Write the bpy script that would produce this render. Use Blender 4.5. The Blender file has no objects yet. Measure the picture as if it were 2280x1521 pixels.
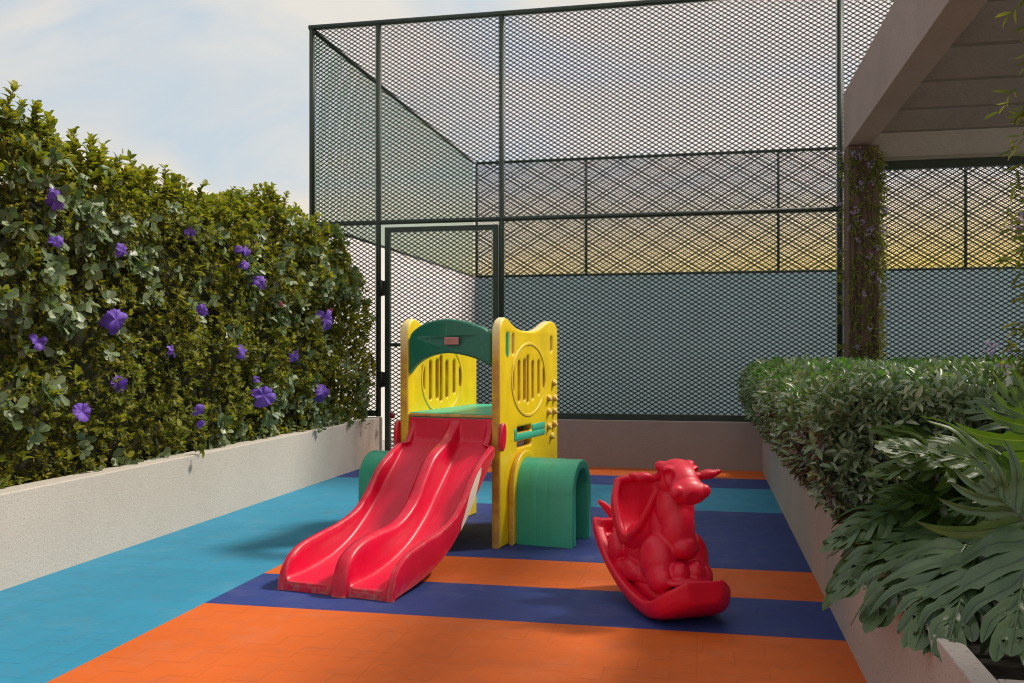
import bpy, bmesh, math, random
import numpy as np
from mathutils import Vector, Matrix
random.seed(7); rng = np.random.default_rng(11)
S = bpy.context.scene
COL = S.collection
R = math.radians

# ------------------------------------------------------------------ helpers
def link(o, parent=None):
    COL.objects.link(o)
    if parent is not None: o.parent = parent
    return o
def tag(o, label=None, cat=None, group=None, kind=None):
    if label: o['label'] = label
    if cat: o['category'] = cat
    if group: o['group'] = group
    if kind: o['kind'] = kind
    return o
def thing(name, label, cat, loc=(0, 0, 0), rz=0, group=None):
    o = bpy.data.objects.new(name, None); o.empty_display_size = .1
    o.location = loc; o.rotation_euler = (0, 0, rz)
    link(o); return tag(o, label, cat, group)
def obj(name, me, mats, parent=None, local=True):
    """link mesh as one object; vertices are already in the parent's local frame"""
    if not isinstance(mats, (list, tuple)): mats = [mats]
    me.name = name
    if len(me.materials) == 0:
        for m in mats: me.materials.append(m)
    return link(bpy.data.objects.new(name, me), parent)
def bm_mesh(bm, smooth=False):
    me = bpy.data.meshes.new('m')
    bmesh.ops.recalc_face_normals(bm, faces=bm.faces)
    bm.to_mesh(me); bm.free()
    if smooth: me.polygons.foreach_set('use_smooth', [True]*len(me.polygons))
    return me
def np_mesh(V, faces_arrays, smooth=True, matidx=None):
    """V (n,3); faces_arrays list of (m,k) int arrays"""
    me = bpy.data.meshes.new('m')
    me.vertices.add(len(V)); me.vertices.foreach_set('co', np.asarray(V, np.float32).ravel())
    loops = np.concatenate([f.ravel() for f in faces_arrays]).astype(np.int32)
    tot = np.concatenate([np.full(len(f), f.shape[1], np.int32) for f in faces_arrays])
    st = np.concatenate([[0], np.cumsum(tot)[:-1]]).astype(np.int32)
    me.loops.add(len(loops)); me.loops.foreach_set('vertex_index', loops)
    me.polygons.add(len(tot)); me.polygons.foreach_set('loop_start', st)
    try: me.polygons.foreach_set('loop_total', tot)
    except Exception: pass
    me.polygons.foreach_set('use_smooth', np.full(len(tot), smooth))
    if matidx is not None: me.polygons.foreach_set('material_index', np.asarray(matidx, np.int32))
    me.update(calc_edges=True); me.validate()
    return me
def box(bm, x0, x1, y0, y1, z0, z1, bev=0):
    vs = [bm.verts.new((x, y, z)) for z in (z0, z1) for x, y in ((x0, y0), (x1, y0), (x1, y1), (x0, y1))]
    fs = [(0, 3, 2, 1), (4, 5, 6, 7), (0, 1, 5, 4), (1, 2, 6, 5), (2, 3, 7, 6), (3, 0, 4, 7)]
    F = [bm.faces.new([vs[i] for i in f]) for f in fs]
    if bev:
        es = list({e for f in F for e in f.edges})
        bmesh.ops.bevel(bm, geom=es, offset=bev, segments=2, affect='EDGES', profile=.5)
def tube(bm, p0, p1, r, r1=None, n=12, cap=True):
    p0, p1 = Vector(p0), Vector(p1); r1 = r if r1 is None else r1
    d = (p1-p0).normalized(); a = d.orthogonal().normalized(); b = d.cross(a)
    c0, c1 = [], []
    for i in range(n):
        t = 2*math.pi*i/n; o = a*math.cos(t)+b*math.sin(t)
        c0.append(bm.verts.new(p0+o*r)); c1.append(bm.verts.new(p1+o*r1))
    for i in range(n):
        j = (i+1) % n; f = bm.faces.new((c0[i], c0[j], c1[j], c1[i])); f.smooth = True
    if cap:
        bm.faces.new(c0[::-1]); bm.faces.new(c1)
def B(fn, *a, **k):
    bm = bmesh.new(); fn(bm, *a, **k); return bm_mesh(bm)
def plate(outlines, thick, bev, M, res=3, cubic=None):
    """2-D closed outlines (first outer, others holes) -> bevelled slab mesh, transformed by M"""
    cu = bpy.data.curves.new('c', 'CURVE'); cu.dimensions = '2D'; cu.fill_mode = 'BOTH'
    cu.extrude = max(thick/2-bev, .0005); cu.bevel_depth = bev; cu.bevel_resolution = res; cu.offset = -bev
    for pts in outlines:
        sp = cu.splines.new('POLY'); sp.points.add(len(pts)-1); sp.use_cyclic_u = True
        for q, (x, y) in zip(sp.points, pts): q.co = (x, y, 0, 1)
    o = bpy.data.objects.new('tmp', cu); COL.objects.link(o)
    dg = bpy.context.evaluated_depsgraph_get()
    me = bpy.data.meshes.new_from_object(o.evaluated_get(dg))
    bpy.data.objects.remove(o); bpy.data.curves.remove(cu)
    me.transform(M); me.materials.clear()
    bm = bmesh.new(); bm.from_mesh(me); bmesh.ops.remove_doubles(bm, verts=bm.verts, dist=.0004)
    bmesh.ops.recalc_face_normals(bm, faces=bm.faces)
    bm.to_mesh(me); bm.free()
    return me
YZ = Matrix(((0, 0, 1, 0), (1, 0, 0, 0), (0, 1, 0, 0), (0, 0, 0, 1)))      # (a,b,c)->(c,a,b): drawn in y,z; thickness along x
XZ = Matrix(((1, 0, 0, 0), (0, 0, -1, 0), (0, 1, 0, 0), (0, 0, 0, 1)))     # drawn in x,z; thickness along y
def T(x, y, z): return Matrix.Translation((x, y, z))
def catmull(P, n):
    P = np.array(P, float); Q = np.vstack([2*P[0]-P[1], P, 2*P[-1]-P[-2]])
    m = len(P)-1; out = []
    for t in np.linspace(0, m, n):
        i = min(int(t), m-1); u = t-i; p0, p1, p2, p3 = Q[i:i+4]
        out.append(.5*((2*p1)+(-p0+p2)*u+(2*p0-5*p1+4*p2-p3)*u*u+(-p0+3*p1-3*p2+p3)*u**3))
    return np.array(out)
def slot(cx, cz, w, h, n=8):
    """rounded slot outline centred cx,cz"""
    r = min(w, h)/2; pts = []
    for k in range(4):
        sx, sz = ((1, 1), (-1, 1), (-1, -1), (1, -1))[k]
        for i in range(n+1):
            a = math.pi/2*(k+i/n)
            pts.append((cx+sx*(w/2-r)+r*math.cos(a), cz+sz*(h/2-r)+r*math.sin(a)))
    return pts
def join(*ms):
    bm = bmesh.new()
    for m in ms: bm.from_mesh(m)
    me = bpy.data.meshes.new('m'); bm.to_mesh(me); bm.free(); return me
def smooth_by_angle(me, ang=40):
    bm = bmesh.new(); bm.from_mesh(me)
    for f in bm.faces: f.smooth = True
    for e in bm.edges:
        e.smooth = not (len(e.link_faces) == 2 and e.calc_face_angle(0) > R(ang))
    bm.to_mesh(me); bm.free(); return me

# ------------------------------------------------------------------ materials
def srgb(r, g, b):
    f = lambda c: (c/12.92 if c <= .04045 else ((c+.055)/1.055)**2.4)
    return (f(r/255), f(g/255), f(b/255), 1)
class NT:
    def __init__(s, mat): s.t = mat.node_tree; s.n = s.t.nodes; s.l = s.t.links
    def node(s, typ, **k):
        n = s.n.new(typ)
        for a, v in k.items(): setattr(n, a, v)
        return n
    def put(s, sock, v):
        if hasattr(v, 'is_output'): s.l.new(v, sock)
        else: sock.default_value = v
    def math(s, op, a, b=0., c=None, clamp=False):
        n = s.node('ShaderNodeMath', operation=op); n.use_clamp = clamp
        s.put(n.inputs[0], a); s.put(n.inputs[1], b)
        if c is not None: s.put(n.inputs[2], c)
        return n.outputs[0]
    def mix(s, f, a, b, mode='MIX'):
        n = s.node('ShaderNodeMix', data_type='RGBA', blend_type=mode)
        s.put(n.inputs[0], f); s.put(n.inputs[6], a); s.put(n.inputs[7], b); return n.outputs[2]
    def noise(s, vec, scale, detail=4, rough=.55):
        n = s.node('ShaderNodeTexNoise'); n.inputs['Scale'].default_value = scale
        n.inputs['Detail'].default_value = detail; n.inputs['Roughness'].default_value = rough
        if vec is not None: s.l.new(vec, n.inputs['Vector'])
        return n.outputs['Fac']
    def ramp(s, f, stops):
        n = s.node('ShaderNodeValToRGB'); e = n.color_ramp.elements
        while len(e) < len(stops): e.new(.5)
        for q, (p, c) in zip(e, stops): q.position = p; q.color = c if len(c) == 4 else (*c, 1)
        s.put(n.inputs[0], f); return n.outputs[0]
    def range(s, f, a, b, c=0., d=1.):
        n = s.node('ShaderNodeMapRange'); s.put(n.inputs[0], f)
        for i, v in enumerate((a, b, c, d)): n.inputs[i+1].default_value = v
        return n.outputs[0]
    def bump(s, h, strength, dist):
        n = s.node('ShaderNodeBump'); n.inputs['Strength'].default_value = strength
        n.inputs['Distance'].default_value = dist; s.l.new(h, n.inputs['Height']); return n.outputs[0]
def newmat(name):
    m = bpy.data.materials.new(name); m.use_nodes = True
    N = NT(m); b = N.n['Principled BSDF']; return m, N, b
def scale_c(c, k): return (c[0]*k, c[1]*k, c[2]*k, 1)

def plaster(name, c, speck=None, var=.12, bumpk=.5, sc=60):
    m, N, b = newmat(name); co = N.node('ShaderNodeTexCoord').outputs['Object']
    big = N.noise(co, 1.7, 5); fine = N.noise(co, sc, 3, .7); mid = N.noise(co, 14, 5, .65)
    col = N.mix(N.range(big, .3, .7), scale_c(c, 1-var), scale_c(c, 1+var*.6))
    col = N.mix(N.math('MULTIPLY', N.range(mid, .45, .75), .35), col, scale_c(c, .8))
    if speck:
        sp = N.noise(co, sc*1.1, 2, .8)
        col = N.mix(N.range(sp, .60, .68), col, speck)
        sp2 = N.noise(co, sc*.8, 2, .8)
        col = N.mix(N.range(sp2, .64, .72, 0, .6), col, scale_c(c, 1.25))
    N.put(b.inputs['Base Color'], col); b.inputs['Roughness'].default_value = .9
    N.put(b.inputs['Normal'], N.bump(fine, bumpk, .006)); return m
def plastic(name, c, rough=.34, dark=.82, wear=None, bumpk=.05, dirt=.25):
    m, N, b = newmat(name); co = N.node('ShaderNodeTexCoord').outputs['Object']
    big = N.noise(co, 5, 4); fine = N.noise(co, 45, 5, .65); st = N.noise(co, 150, 2)
    col = N.mix(N.range(big, .3, .7), scale_c(c, dark), c)
    mp = N.node('ShaderNodeMapping'); N.l.new(co, mp.inputs[0]); mp.inputs['Scale'].default_value = (90, 9, 6)
    mp.inputs['Rotation'].default_value = (.5, .3, .4)
    scr = N.noise(mp.outputs[0], 1.0, 4, .6)
    pale = (min(c[0]*1.1+.05, 1), c[1]*1.1+.05, c[2]*1.1+.05, 1)
    col = N.mix(N.range(scr, .58, .76, 0, .45), col, pale)
    col = N.mix(N.range(fine, .60, .75, 0, dirt), col, scale_c(c, .55))
    if wear:
        g = N.node('ShaderNodeNewGeometry').outputs['Pointiness']
        wv = N.math('ADD', g, N.math('MULTIPLY', N.math('SUBTRACT', fine, .5), .06))
        av = N.node('ShaderNodeAttribute', attribute_name='wear').outputs['Fac']
        wn = N.math('MULTIPLY', av, N.range(N.noise(co, 22, 6, .7), .44, .66))
        col = N.mix(N.math('MAXIMUM', N.range(wv, .545, .60, 0, .75), N.math('MULTIPLY', wn, .8)), col, wear)
    N.put(b.inputs['Base Color'], col)
    N.put(b.inputs['Roughness'], N.range(fine, .25, .75, rough-.06, rough+.14))
    N.put(b.inputs['Normal'], N.bump(N.math('ADD', st, N.math('MULTIPLY', big, 6)), bumpk, .003)); return m
def leafmat(name, stops, rough=.5, trans=.35, spec=.4, tcol=None, attr=False):
    """colour chosen leaf by leaf (random per island)"""
    m, N, b = newmat(name)
    g = N.node('ShaderNodeNewGeometry').outputs['Random Per Island']
    col = N.ramp(g, stops)
    co = N.node('ShaderNodeTexCoord').outputs['Object']
    col = N.mix(N.range(N.noise(co, 3.0, 4), .35, .65, 0, .35), col, N.mix(1., col, (1.25, 1.0, .6, 1), 'MULTIPLY'))
    N.put(b.inputs['Base Color'], col); b.inputs['Roughness'].default_value = rough
    b.inputs['Specular IOR Level'].default_value = spec
    tr = N.node('ShaderNodeBsdfTranslucent')
    N.put(tr.inputs[0], N.mix(1., col, tcol or (1.5, 1.5, .5, 1), 'MULTIPLY'))
    mx = N.node('ShaderNodeMixShader'); mx.inputs[0].default_value = trans
    N.l.new(b.outputs[0], mx.inputs[1]); N.l.new(tr.outputs[0], mx.inputs[2])
    N.l.new(mx.outputs[0], N.n['Material Output'].inputs[0]); return m
def floor_mat(name, c):
    m, N, b = newmat(name); co = N.node('ShaderNodeTexCoord').outputs['Object']
    sx = N.node('ShaderNodeSeparateXYZ'); N.l.new(co, sx.inputs[0]); x, y = sx.outputs[0], sx.outputs[1]
    wob = N.math('MULTIPLY', N.math('SUBTRACT', N.noise(co, 25, 2), .5), .006)
    x = N.math('ADD', x, wob); y = N.math('ADD', y, wob)
    gx, gy = .112, .125
    def line(p, g, q, h):
        i = N.math('FLOOR', N.math('DIVIDE', p, g)); fr = N.math('SUBTRACT', N.math('DIVIDE', p, g), i)
        d = N.math('ABSOLUTE', N.math('SUBTRACT', fr, .5))
        ln = N.math('MULTIPLY', N.math('GREATER_THAN', N.math('ADD', d, .5), 1-.0030/g), 1.)
        j = N.math('FLOOR', N.math('DIVIDE', q, h))
        jj = N.math('ROUND', N.math('DIVIDE', p, g))
        par = N.math('FLOORED_MODULO', N.math('ADD', jj, j), 2.)
        return ln, par
    lx, px = line(y, gy, x, gx)        # dashes running along x
    ly, py = line(x, gx, y, gy)        # dashes running along y
    a = N.math('MULTIPLY', lx, N.math('GREATER_THAN', px, .5)); bb = N.math('MULTIPLY', ly, N.math('LESS_THAN', py, .5))
    # one full joint round every tile
    tx, _ = line(N.math('ADD', x, .02), .56, y, gy); ty, _ = line(N.math('SUBTRACT', y, .375), .56, x, gx)
    full = N.math('MULTIPLY', N.math('MAXIMUM', tx, ty), .6)
    fade = N.range(N.noise(co, 2.2, 3), .4, .6, .25, 1)
    lines = N.math('MULTIPLY', N.math('MAXIMUM', N.math('MAXIMUM', a, N.math('MULTIPLY', bb, .6)), full), fade)
    big = N.noise(co, .9, 5, .6); fine = N.noise(co, 160, 3, .8); mid = N.noise(co, 7, 6, .7)
    # every tile a hair different
    v = N.node('ShaderNodeTexWhiteNoise', noise_dimensions='2D')
    cv = N.node('ShaderNodeCombineXYZ')
    N.put(cv.inputs[0], N.math('FLOOR', N.math('DIVIDE', N.math('ADD', x, .02), .56))); N.put(cv.inputs[1], N.math('FLOOR', N.math('DIVIDE', N.math('SUBTRACT', y, .375), .56)))
    N.l.new(cv.outputs[0], v.inputs['Vector'])
    col = N.mix(N.range(big, .3, .7), scale_c(c, .86), scale_c(c, 1.08))
    col = N.mix(N.math('MULTIPLY', v.outputs['Value'], .22), col, scale_c(c, .72))
    col = N.mix(N.range(mid, .5, .8, 0, .35), col, N.mix(.75, c, (.12, .1, .09, 1)))
    col = N.mix(N.range(fine, .55, .75, 0, .25), col, scale_c(c, .6))
    col = N.mix(N.math('MULTIPLY', lines, .32), col, scale_c(c, .35))
    dust = N.noise(co, 3.1, 8, .72)
    col = N.mix(N.range(dust, .52, .74, 0, .10), col, (.42, .38, .33, 1))
    sc = N.node('ShaderNodeMapping'); N.l.new(co, sc.inputs[0]); sc.inputs['Scale'].default_value = (3, 16, 1); sc.inputs['Rotation'].default_value = (0, 0, .5)
    col = N.mix(N.range(N.noise(sc.outputs[0], 2.0, 6, .7), .62, .74, 0, .3), col, scale_c(c, .5))
    N.put(b.inputs['Base Color'], col)
    N.put(b.inputs['Roughness'], N.range(mid, .3, .7, .58, .8))
    b.inputs['Specular IOR Level'].default_value = .3
    h = N.math('SUBTRACT', N.math('MULTIPLY', fine, .25), lines)
    N.put(b.inputs['Normal'], N.bump(h, .55, .003)); return m
def metal(name, c, rough=.45):
    m, N, b = newmat(name); co = N.node('ShaderNodeTexCoord').outputs['Object']
    n = N.noise(co, 12, 4)
    N.put(b.inputs['Base Color'], N.mix(N.range(n, .35, .7), scale_c(c, .8), scale_c(c, 1.2)))
    b.inputs['Roughness'].default_value = rough; return m

M_SPECK = plaster('speckled_plaster', (.52, .472, .415, 1), speck=(.38, .335, .285, 1), var=.05, sc=70)
M_SPECK_SHADED = plaster('speckled_plaster_shaded', (.40, .345, .31, 1), speck=(.22, .19, .17, 1), var=.08, sc=75)  # copy of the speckled plaster with shade put into its colour
M_KERB = plaster('kerb_plaster_shaded', (.33, .268, .245, 1), var=.1, bumpk=.8, sc=90)  # shade and orange bounce from the floor put into the plaster colour
M_CONC = plaster('brown_render', (.33, .235, .205, 1), var=.12, bumpk=.8, sc=45)
M_CONC2 = plaster('grey_render', (.30, .26, .225, 1), var=.1, bumpk=.8, sc=45)
M_CONC3 = plaster('dark_grey_render', (.15, .125, .105, 1), var=.1, bumpk=.8, sc=45)
M_COLM = plaster('dark_brown_render', (.13, .075, .055, 1), var=.1, bumpk=.7, sc=50)
M_WHITE = plaster('white_paint', (.78, .75, .73, 1), var=.04, bumpk=.2)
M_BLUE = plaster('blue_grey_paint', (.34, .45, .49, 1), var=.06, bumpk=.2)
M_GRND = plaster('ground_concrete', (.32, .31, .29, 1), var=.15)
M_SOIL = plaster('soil', (.035, .026, .02, 1), var=.3, bumpk=1., sc=30)
M_TURQ = floor_mat('floor_turquoise', srgb(48, 136, 170))
M_NAVY = floor_mat('floor_navy', srgb(44, 62, 126))
M_ORNG = floor_mat('floor_orange', srgb(208, 97, 32))
M_GREEN = metal('dark_green_steel', (.022, .036, .022, 1), .42)
M_WIRE = metal('dark_green_wire', (.006, .011, .008, 1), .85)
M_WIRE.node_tree.nodes['Principled BSDF'].inputs['Specular IOR Level'].default_value = .15
M_WIRE2 = metal('green_net_wire', (.06, .20, .07, 1), .6)
M_BLACK = metal('black_steel', (.012, .013, .012, 1), .4)
M_RED = plastic('red_plastic', srgb(218, 4, 56), wear=(.42, .24, .19, 1))
M_REDC = plastic('red_rocker_plastic', srgb(220, 2, 50), rough=.40, bumpk=.05, dirt=.14, dark=.88)
M_YEL = plastic('yellow_plastic', srgb(246, 212, 20), wear=(.80, .62, .30, 1), dirt=.18)
def edge_wear(m, low, high):
    N = NT(m); b = N.n['Principled BSDF']; src = b.inputs['Base Color'].links[0].from_socket
    tc = N.node('ShaderNodeTexCoord'); sp = N.node('ShaderNodeSeparateXYZ'); N.l.new(tc.outputs['Normal'], sp.inputs[0])
    e = N.range(N.math('ABSOLUTE', sp.outputs[0]), .80, .35, 0, 1)
    so_ = N.node('ShaderNodeSeparateXYZ'); N.l.new(tc.outputs['Object'], so_.inputs[0])
    c = N.mix(N.range(so_.outputs[2], 1.05, 1.22), low, high)
    f = N.math('MULTIPLY', e, N.range(N.noise(tc.outputs['Object'], 9, 5, .65), .32, .58, .25, .85))
    N.put(b.inputs['Base Color'], N.mix(f, src, c))
edge_wear(M_YEL, (.42, .17, .04, 1), (.80, .66, .40, 1))
M_TEAL = plastic('teal_plastic', srgb(70, 190, 155), dirt=.25)
M_TUN = plastic('weathered_teal_plastic', srgb(62, 176, 142), dirt=.35, dark=.8)
M_DGRN = plastic('green_plastic', srgb(28, 112, 88), dirt=.2)
M_PLAQ = plastic('plaque', srgb(190, 130, 125), dirt=.5)
M_STICK = plastic('white_sticker', srgb(225, 215, 200), dirt=.1, rough=.5)
M_KNOB = plastic('dark_red_knob', srgb(110, 12, 28))

# ------------------------------------------------------------------ world, sun, camera
SUN_EL, SUN_AZ = R(50), R(28)           # azimuth from +x towards +y
w = bpy.data.worlds.new('World'); S.world = w; w.use_nodes = True
N = NT(w); bg = N.n['Background']; bg.inputs[1].default_value = .112
sky = N.node('ShaderNodeTexSky', sky_type='NISHITA'); sky.sun_disc = False
sky.sun_elevation = SUN_EL; sky.sun_rotation = math.pi/2-SUN_AZ; sky.air_density = 1.2; sky.dust_density = 2.5
dirv = N.node('ShaderNodeTexCoord').outputs['Generated']
sp = N.node('ShaderNodeSeparateXYZ'); N.l.new(dirv, sp.inputs[0]); dx, dy, dz = sp.outputs
zz = N.math('ADD', N.math('MAXIMUM', dz, 0.), .22)
cv = N.node('ShaderNodeCombineXYZ'); N.put(cv.inputs[0], N.math('DIVIDE', dx, zz)); N.put(cv.inputs[1], N.math('MULTIPLY', N.math('DIVIDE', dy, zz), 1.5)); N.put(cv.inputs[2], 2.3)
n1 = N.node('ShaderNodeTexNoise'); n1.inputs['Scale'].default_value = .95; n1.inputs['Detail'].default_value = 7; n1.inputs['Roughness'].default_value = .5; n1.inputs['Distortion'].default_value = .9
N.l.new(cv.outputs[0], n1.inputs['Vector'])
cloud = N.range(N.math('ADD', n1.outputs[0], N.math('MULTIPLY', N.range(dx, -.55, -.05), .13)), .40, .60)
n2 = N.noise(cv.outputs[0], .8, 4)
ccol = N.mix(N.range(n2, .35, .65), (6.8, 6.25, 5.5, 1), (5.7, 5.5, 5.1, 1))
blue = N.mix(.7, sky.outputs[0], (4.3, 5.4, 6.3, 1))
ccol = N.mix(N.range(dx, -.75, -.25, .75, 0), ccol, (5.4, 5.2, 5.0, 1))
skyc = N.mix(N.math('MULTIPLY', cloud, .93), blue, ccol)
# warm low evening-like band beyond the court
low = N.range(dz, .17, .08, 0, 1)
east = N.range(dx, -.45, .30, .35, 1)
n3 = N.noise(dirv, 9, 3)
lowm = N.math('MULTIPLY', N.math('MULTIPLY', low, east), N.range(n3, .3, .7, .8, 1.))
lowm = N.math('MULTIPLY', lowm, N.range(dy, .2, .6, 0, 1))
skyc = N.mix(lowm, skyc, (8.0, 6.1, 1.1, 1))
N.put(bg.inputs[0], skyc)

sl = bpy.data.lights.new('sun', 'SUN'); sl.energy = 3.3; sl.angle = R(8.0); sl.color = (1, .93, .82)
so = bpy.data.objects.new('sun', sl); link(so)
sd = Vector((math.cos(SUN_EL)*math.cos(SUN_AZ), math.cos(SUN_EL)*math.sin(SUN_AZ), math.sin(SUN_EL)))
so.rotation_euler = sd.to_track_quat('Z', 'Y').to_euler(); so.location = (8, 4, 10)

cam = bpy.data.cameras.new('camera'); co_ = bpy.data.objects.new('camera', cam); link(co_)
cam.sensor_width = 36; cam.lens = 2076/2280*36; cam.shift_y = 23.5/2280; cam.clip_end = 800; cam.clip_start = .05
co_.location = (0, 0, 1.1); co_.rotation_euler = (R(90), 0, math.atan2(425, 2076))
S.camera = co_; S.cycles.filter_width = 1.1
vs = S.view_settings; vs.view_transform = 'Standard'; vs.look = 'None'; vs.exposure = .24; vs.gamma = 1; vs.use_curve_mapping = False
F_, HY_, CX_ = 2076., 784., 1140.
_a = math.atan2(425, F_); _c, _s = math.cos(_a), math.sin(_a)
def ray(u, v):
    r = (u-CX_)/F_; return Vector((r*_c-_s, r*_s+_c, -(v-HY_)/F_))
def at_x(u, v, X): d = ray(u, v); t = X/d.x; return Vector((X, d.y*t, 1.1+d.z*t))
def at_t(u, v, t): d = ray(u, v); return Vector((d.x*t, d.y*t, 1.1+d.z*t))     # a point of the photograph, t metres deep

# ------------------------------------------------------------------ setting
FY = 8.94; WX = -3.17; PX = .535                     # fence plane, planter faces
def sheet(name, x0, x1, y0, y1, z, m):
    bm = bmesh.new(); bm.faces.new([bm.verts.new(p) for p in ((x0, y0, z), (x1, y0, z), (x1, y1, z), (x0, y1, z))])
    o = obj(name, bm_mesh(bm), m); return tag(o, kind='structure')
sheet('ground', -400, 400, -400, 400, -.05, M_GRND)
sheet('court_floor', -3.92, 9, FY+.1, 15.88, -.002, M_GRND)
bm = bmesh.new()
def fq(x0, x1, y0, y1, mi):
    f = bm.faces.new([bm.verts.new(p) for p in ((x0, y0, 0), (x1, y0, 0), (x1, y1, 0), (x0, y1, 0))]); f.material_index = mi
BX = -2.14
fq(WX, BX, -3, 7.725, 0)
for y0, y1, mi in ((-3, 3.735, 2), (3.735, 4.295, 1), (4.295, 4.857, 2), (4.857, 6.598, 1), (6.598, 7.725, 0)): fq(BX, PX, y0, y1, mi)
fq(WX, PX, 7.725, 8.317, 1); fq(WX, PX, 8.317, FY+.06, 2)
me = bm_mesh(bm)
tag(obj('playground_floor', me, [M_TURQ, M_NAVY, M_ORNG]), kind='structure')

# boundary walls round the court
t = thing('boundary_wall', 'long white boundary wall behind the flowering hedge and along the left of the court', 'wall', (-4.02, 6, 0))
obj('wall', B(box, -.10, .10, -9, 10.1, -.05, 2.40, .006), M_WHITE, t)
t = thing('boundary_wall', 'blue grey wall across the far end of the netted court', 'wall', (2.5, 16, 0))
obj('wall', B(box, -6.42, 6.5, -.12, .10, -.05, 2.40, .006), M_BLUE, t)

# planters
t = thing('planter', 'long pale speckled planter wall below the tall flowering hedge', 'planter', (WX, 3, 0))
obj('wall', B(box, -.14, 0, -6, FY-3+.03, -.04, .445, .006), M_SPECK, t)
obj('soil', B(box, -.748, -.142, -6, FY-3, -.04, .40), M_SOIL, t)
t = thing('planter', 'speckled planter box coloured in a pinkish shaded tone under the clipped hedge and split leaf plants', 'planter', (PX, 3, 0))
def rw(bm):
    box(bm, 0, .055, -1.07, FY-3-.06, -.04, .43, .004)
    box(bm, .057, 2.5, -1.07, -.92, -.04, .429, .004)
obj('wall', B(rw), M_SPECK_SHADED, t)
obj('soil', B(box, .056, 2.5, -.918, FY-3-.06, -.04, .33), M_SOIL, t)
t = thing('kerb_wall', 'low wall coloured in a pinkish brown shaded tone, carrying the court fence behind the slide and rocking cow', 'wall', (0, FY, 0))
obj('wall', B(box, -1.90, 6, -.06, .14, -.04, .452, .008), M_KERB, t)

# ------------------------------------------------------------------ court fences
def net(M, x0, x1, z0, z1, cw=.0672, ch=.0422, wd=.0096, th=.005):
    """diamond net in a plane: straight strands clipped to the rectangle; M maps (x,0,z) into place"""
    V, Fq = [], []
    sl = ch/cw; L = math.hypot(cw, ch)
    for sgn in (1, -1):
        k0 = math.floor((z0 - (sl*x1 if sgn > 0 else -sl*x0))/ch)-1; k1 = math.ceil((z1 - (sl*x0 if sgn > 0 else -sl*x1))/ch)+1
        for k in range(k0, k1+1):
            b = k*ch+.011; m_ = sgn*sl
            xa = x0; xb = x1
            ya, yb = (z0-b)/m_, (z1-b)/m_
            lo, hi = max(xa, min(ya, yb)), min(xb, max(ya, yb))
            if hi-lo < .004: continue
            p0 = np.array([lo, 0, m_*lo+b]); p1 = np.array([hi, 0, m_*hi+b])
            nrm = np.array([-m_, 0, 1])/math.hypot(m_, 1)*wd/2; off = np.array([0, th*.5, 0]); sh = np.array([0, .0008*sgn, 0])
            i = len(V)
            for p in (p0, p1):
                V += [p+nrm+sh, p+off+sh, p-nrm+sh, p-off+sh]
            for a in range(4):
                c = (a+1) % 4; Fq.append((i+a, i+c, i+4+c, i+4+a))
    V = np.array(V); Mn = np.array(M)[:3]
    V = V@Mn[:, :3].T+Mn[:, 3]
    return np_mesh(V, [np.array(Fq)], smooth=False)
I4 = Matrix.Identity(4)
TOP = 4.42
ff = thing('court_fence', 'tall front fence of dark green posts and diamond net with a gate behind the slide', 'fence', (0, FY, 0))
PR = .026
for px_, z0 in ((-3.92, 2.40), (-3.204, .45), (-1.934, .0), (1.225, .45), (4.2, .45)):
    obj('post', B(tube, (px_, 0, z0), (px_, 0, TOP-.02), PR if z0 < 2 else .028), M_GREEN, ff)
obj('top_rail', B(tube, (-3.95, 0, TOP), (4.3, 0, TOP), .027), M_GREEN, ff)
obj('middle_rail', B(tube, (-3.92, -.004, 2.405), (1.225, -.004, 2.405), .024), M_GREEN, ff)
def brail(bm):
    box(bm, -1.91, 4.2, -.03, .03, .453, .512, .004)
obj('bottom_rail', B(brail), M_GREEN, ff)
obj('bottom_rail', B(box, -3.9, -3.23, -.03, .03, .455, .512, .004), M_GREEN, ff)
obj('cross_rail', B(box, 1.25, 4.2, -.03, .03, 2.745, 2.832, .004), M_GREEN, ff)
for r_ in ((-3.9, -3.21, .46, TOP), (-3.2, -1.94, 2.41, TOP), (-1.93, 1.225, .5, TOP), (1.225, 4.2, .5, TOP)):
    obj('net_panel', net(T(0, .012, 0), *r_), M_WIRE, ff)
# gate (part of the fence) with its own pieces
G0, G1, GT = -3.131, -1.966, 2.352
def gframe(bm):
    w = .05
    box(bm, G0, G0+w, -.025, .025, .03, GT, .004); box(bm, G1-w, G1, -.025, .025, .03, GT, .004)
    box(bm, G0+w-.002, G1-w+.002, -.024, .024, GT-w, GT-.001, .003); box(bm, G0+w-.002, G1-w+.002, -.024, .024, .031, .031+w, .003)
    box(bm, G0+w-.002, G1-w+.002, -.02, .02, 1.155, 1.19, .003)
gate = obj('gate', B(gframe), M_GREEN, ff)
obj('gate_net', net(T(0, .006, 0), G0+.04, G1-.04, .05, GT-.03), M_WIRE, gate)
for z in (.75, 1.665):
    def hg(bm):
        box(bm, -3.182, G0+.012, -.05, -.027, z, z+.15, .003); tube(bm, (-3.158, -.045, z-.006), (-3.158, -.045, z+.156), .011)
    obj('hinge', B(hg), M_BLACK, gate)
def knob(bm):
    tube(bm, (G0+.10, -.02, .47), (G0+.10, -.075, .47), .012)
    bmesh.ops.create_uvsphere(bm, u_segments=16, v_segments=10, radius=.032, matrix=T(G0+.10, -.09, .47))
obj('knob', smooth_by_angle(B(knob)), M_KNOB, gate)
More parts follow.
